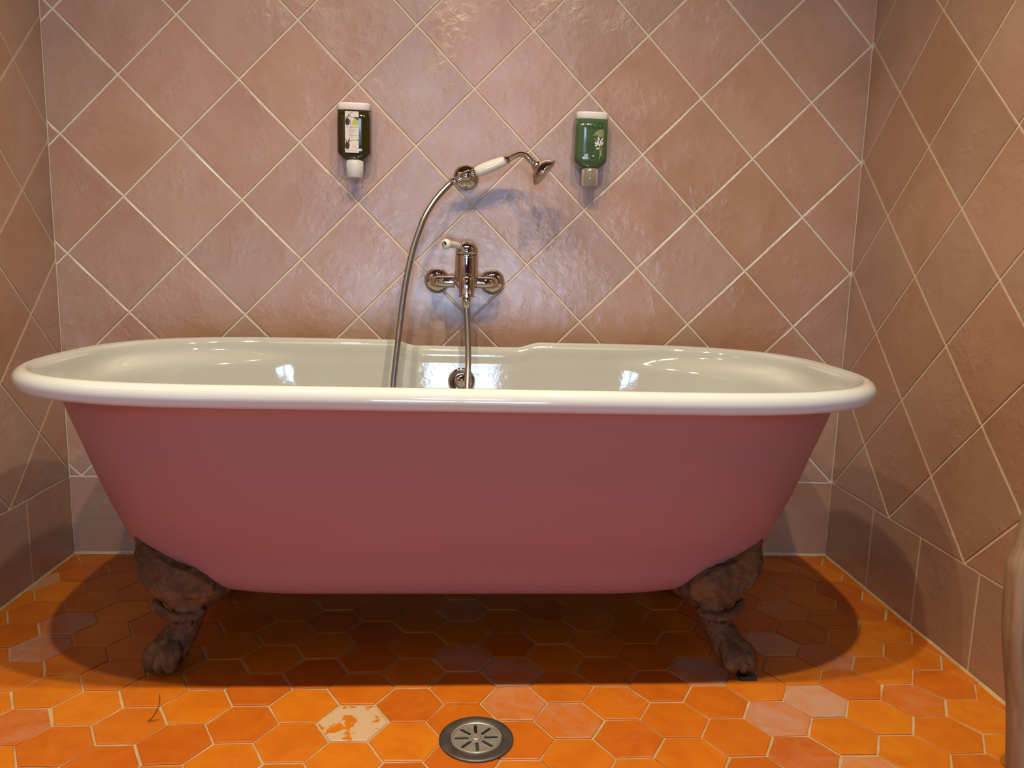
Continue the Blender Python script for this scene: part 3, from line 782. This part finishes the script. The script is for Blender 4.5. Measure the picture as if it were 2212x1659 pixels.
# ---- green bottle, printed on the plastic
r2, fn2 = dispenser('wall_mounted_dispenser', 'green soap bottle printed with a white flower, right of the hand shower', 1.2820, M['green'], M['clear'], 1.1480, 1.02)
D2 = Decal(fn2); bot = [c for c in r2.children if c.name.startswith('bottle')][0]
U2 = lambda x: (x-535)/452
Z2 = lambda y: 1.1320 - (y-190)/1400*.1145
Q_ = lambda pts: [(U2(x), Z2(y)) for x, y in pts]
def art2(name, inkname, fnc):
    mb = MB(); fnc(mb); return mb.build(name, INK[inkname], bot, smooth=False)
def eco(mb):
    put_text(mb, fn2, 'E', U2(345), Z2(470), U2(470), Z2(300)-Z2(470), .0005)
    put_text(mb, fn2, 'C', U2(510), Z2(470), U2(635), Z2(300)-Z2(470), .0005)
    put_text(mb, fn2, 'O', U2(660), Z2(480), U2(825), Z2(295)-Z2(480), .0005)
art2('printed_name', 'dkgreen', eco)
def small2(mb):
    for y, x0, x1 in ((845, 340, 430), (890, 330, 545), (935, 330, 590), (968, 330, 590), (1020, 340, 560), (1070, 370, 590), (1110, 370, 540)):
        x = x0
        while x < x1: w = random.uniform(25, 60); D2.strip(mb, Q_([(x, y), (min(x1, x+w), y)]), .014, .0005); x += w + 12
    D2.poly(mb, ell(U2(545), Z2(1235), .075, .0030), .0005); D2.strip(mb, Q_([(505, 1315), (600, 1315)]), .022, .0005)
art2('printed_small_type', 'dkgreen', small2)
art2('printed_bush', 'sage', lambda mb: D2.poly(mb, Q_([(540, 685), (600, 610), (615, 560), (665, 535), (720, 490), (800, 490), (850, 550), (840, 690), (790, 725), (740, 700), (700, 695), (650, 660)]), .0005))
art2('printed_ochre_leaf', 'ochre', lambda mb: (D2.poly(mb, Q_([(570, 740), (640, 760), (660, 800), (625, 830), (590, 790)]), .0005), D2.poly(mb, Q_([(760, 970), (800, 965), (810, 1060), (780, 1050)]), .0005)))
def flower(mb):
    for (x, y, ru, rz, a) in ((712, 760, .055, .0048, .35), (648, 895, .07, .0046, .75), (690, 845, .05, .0042, .3), (790, 800, .045, .0075, -.55), (812, 890, .045, .0055, -.4), (645, 962, .085, .0018, .05), (690, 1040, .09, .0019, .45), (760, 900, .04, .0062, -.3), (720, 925, .04, .0055, .5)):
        D2.poly(mb, ell(U2(x), Z2(y), ru, rz, a), .0006)
    D2.poly(mb, Q_([(540, 1275), (598, 1275), (585, 1220)]), .0007)
art2('printed_flower', 'white', flower)
art2('printed_stems', 'stem', lambda mb: (D2.strip(mb, Q_([(740, 960), (755, 1080), (785, 1200), (815, 1265)]), .022, .0006), D2.strip(mb, Q_([(800, 1030), (790, 1120), (765, 1200), (752, 1340)]), .018, .0006), D2.poly(mb, Q_([(765, 1170), (805, 1235), (770, 1232)]), .0006)))
art2('printed_patch', 'panel', lambda mb: D2.poly(mb, Q_([(330, 1215), (435, 1205), (425, 1290), (470, 1345), (345, 1350)]), .0005))
settle(r2)

# ------------------------------------------------------------------ floor drain
DX, DY = 1.0085, -.8275
dr = thing('floor_drain', 'round tarnished steel floor drain with slotted grate before the tub', 'drain', (DX, DY, 0))
M['steel'] = simple('tarnished_steel', (0.114, 0.1026, 0.0912), .5, metal=.75, vary=.55, vscale=45, bump=.2, bscale=120)
M['grate'] = simple('worn_steel_grate', (0.3572, 0.3344, 0.2812), .36, metal=.55, vary=.3, vscale=60)
mb = MB(); n = 72; vs = []; fs = []
pr = [(.0615, .0006), (.0620, .0022), (.0612, .0036), (.0575, .0040), (.0435, .0040), (.0428, .0032), (.0428, .0008)]
for r, z in pr:
    for k in range(n): a = 2*PI*k/n; vs.append((DX + r*math.cos(a), DY + r*math.sin(a), z))
for i in range(len(pr)-1):
    for k in range(n): k2 = (k+1) % n; fs.append((i*n+k, i*n+k2, (i+1)*n+k2, (i+1)*n+k))
mb.add(vs, fs); mb.build('flange', M['steel'], dr)
mb = MB(); lathe(mb, (DX, DY, .0006), (0, 0, 1), [(0, .0426), (.0004, .0426)], n=48); mb.build('hole_shade_disc', simple('drain_hole_shade', (0.00608, 0.00532, 0.00456), .7), dr)  # flat disc under the slots, the hole's shade put into its colour
# bright raised rim and dished plate with eight radial slots
mb = MB(); vs = []; fs = []
pr = [(.0424, .0012), (.0424, .0050), (.0412, .0056), (.0396, .0052), (.0385, .0038)]
for r, z in pr:
    for k in range(n): a = 2*PI*k/n; vs.append((DX + r*math.cos(a), DY + r*math.sin(a), z))
for i in range(len(pr)-1):
    for k in range(n): k2 = (k+1) % n; fs.append((i*n+k, i*n+k2, (i+1)*n+k2, (i+1)*n+k))
mb.add(vs, fs); mb.build('grate_rim', M['grate'], dr)
import bmesh
loops = [[(DX + .0388*math.cos(2*PI*k/72), DY + .0388*math.sin(2*PI*k/72)) for k in range(72)]]
for k in range(8):
    a = PI/8*2*k + .04; ca, sa = math.cos(a), math.sin(a); w = .0028
    ring = [(.0335 + w*math.cos(b), w*math.sin(b)) for b in [-PI/2 + PI*q/6 for q in range(7)]] + [(.0150 + w*math.cos(b), w*math.sin(b)) for b in [PI/2 + PI*q/6 for q in range(7)]]
    loops.append([(DX + r*ca - q*sa, DY + r*sa + q*ca) for r, q in ring])
bm = bmesh.new(); edges = []
for lp in loops:
    vs = [bm.verts.new((x, y, .0036 - .10*max(0, math.hypot(x-DX, y-DY)-.030)**1.0*.6)) for x, y in lp]
    edges += [bm.edges.new((vs[q], vs[(q+1) % len(vs)])) for q in range(len(vs))]
bmesh.ops.triangle_fill(bm, use_beauty=True, edges=edges, normal=(0, 0, 1))
mb = MB(); bm.verts.ensure_lookup_table(); bm.verts.index_update()
mb.add([v.co.copy() for v in bm.verts], [[v.index for v in f.verts] for f in bm.faces]); bm.free()
for lp in loops:
    n2 = len(lp); mb.add([(x, y, .0036) for x, y in lp] + [(x, y, .0014) for x, y in lp], [(q, (q+1) % n2, n2 + (q+1) % n2, n2 + q) for q in range(n2)])
mb.build('grate', M['grate'], dr, smooth=False)
mb = MB(); lathe(mb, (DX, DY, .0036), (0, 0, 1), [(0, .0085), (.001, .0085), (.0022, .0072), (.0027, .0055), (.0024, .003), (.0014, .001)], n=32)
mb.build('screw', M['grate'], dr)
settle(dr)

# ------------------------------------------------------------------ wooden post and pier at the alcove mouth
lc = [(0, 1.845), (.021, 1.844), (.13, 1.830), (.195, 1.818), (.246, 1.808), (.322, 1.799), (.359, 1.796), (.381, 1.804), (.423, 1.808), (.47, 1.818), (.6, 1.826), (.8, 1.820), (1.1, 1.83), (1.5, 1.825), (2.0, 1.83), (2.449, 1.83)]
rc = [(0, 1.861), (.023, 1.860), (.09, 1.855), (.156, 1.845), (.208, 1.835), (.246, 1.829), (.286, 1.825), (.304, 1.830), (.34, 1.846), (.40, 1.862), (.5, 1.872), (.8, 1.862), (1.1, 1.872), (1.5, 1.866), (2.449, 1.87)]
def lin(t, z):
    for (a, x), (b, y) in zip(t[:-1], t[1:]):
        if a <= z <= b: return x + (y-x)*(z-a)/(b-a)
    return t[-1][1]
mb = MB(); zs = [k*.0125 for k in range(196)] ; rings = []
for z in zs:
    z = min(z, 2.448); l, r = lin(lc, z), lin(rc, z); cx = (l+r)/2; hw = (r-l)/2
    rings.append([(cx + hw*math.copysign(abs(math.cos(a))**.7, math.cos(a)), -.955 + (.022 + .003*noise.noise(Vector((z*7, 1, 2))))*math.sin(a), z + .0004) for a in [2*PI*k/24 for k in range(24)]])
loftrings(mb, rings)
post = mb.build('wooden_post', M['wood'])
tag(post, 'weathered wavy wooden post at the right edge, before the tiled wall', 'post')
mb = MB()
ps = [(lin(rc, z) + .010, z) for z in [k*.03 for k in range(82)]] + [(lin(rc, 2.44) + .010, 2.449)]
for a, b2 in zip(ps[:-1], ps[1:]):
    vs = [(a[0], -.936, a[1]), (1.992, -.936, a[1]), (1.992, -.936, b2[1]), (b2[0], -.936, b2[1]), (a[0], -.920, a[1]), (2.092, -.920, a[1]), (2.092, -.920, b2[1]), (b2[0], -.920, b2[1])]
    vs[1] = (X_FAR, -.936, a[1]); vs[2] = (X_FAR, -.936, b2[1]); vs[5] = (X_FAR, -.920, a[1]); vs[6] = (X_FAR, -.920, b2[1])
    mb.add(vs, [(0, 1, 2, 3), (5, 4, 7, 6), (4, 0, 3, 7), (1, 5, 6, 2)])
tag(mb.build('wall_pier', M['graypl'], smooth=False), kind='structure')

# ------------------------------------------------------------------ stray hair on the floor
mb = MB(); tube(mb, catmull([(.442, -.684, .0022), (.452, -.711, .0026), (.456, -.732, .0026), (.4568, -.757, .0024), (.454, -.766, .0022)], 6), .0006, n=6)
tube(mb, [(.4545, -.768, .0022), (.462, -.7655, .0025), (.470, -.763, .0022)], .0006, n=6)
hair = mb.build('hair', simple('brown_hair', (0.1216, 0.0456, 0.0152), .6)); tag(hair, 'thin dark curved hair lying on the orange floor before the left foot', 'hair')

# ------------------------------------------------------------------ light
def lamp(name, loc, power, col, r=.022):
    l = bpy.data.lights.new(name, 'POINT'); l.energy = power; l.color = col; l.shadow_soft_size = r
    o = bpy.data.objects.new(name, l); COL.objects.link(o); o.location = loc; return o
WARM = (1.0, .84, .60)
for i, (x, p_) in enumerate(((.41, 70), (.87, 102), (1.36, 103))):
    l = bpy.data.lights.new('ceiling_spot', 'SPOT'); l.energy = p_; l.color = WARM; l.shadow_soft_size = .02
    l.spot_size = math.radians(138); l.spot_blend = 1.0
    o = bpy.data.objects.new('ceiling_spot', l); COL.objects.link(o); o.location = (x, -1.23, 2.33)
w = bpy.data.worlds.new('World'); sc.world = w; w.use_nodes = True
w.node_tree.nodes['Background'].inputs[0].default_value = (.5, .65, 1, 1); w.node_tree.nodes['Background'].inputs[1].default_value = .2

# ------------------------------------------------------------------ camera
cam = bpy.data.cameras.new('Camera'); co = bpy.data.objects.new('Camera', cam); COL.objects.link(co)
co.location = (.97418, -2.02072, .79101)
co.rotation_euler = (math.radians(80.9269), math.radians(-1.5283), math.radians(-3.4895))
cam.sensor_width = 36; cam.sensor_fit = 'HORIZONTAL'; cam.lens = 1691.48/2212*36; cam.clip_start = .02
sc.camera = co
sc.view_settings.view_transform = 'Standard'; sc.view_settings.look = 'None'
sc.view_settings.exposure = 0.10; sc.view_settings.gamma = 1.0; sc.view_settings.use_curve_mapping = False
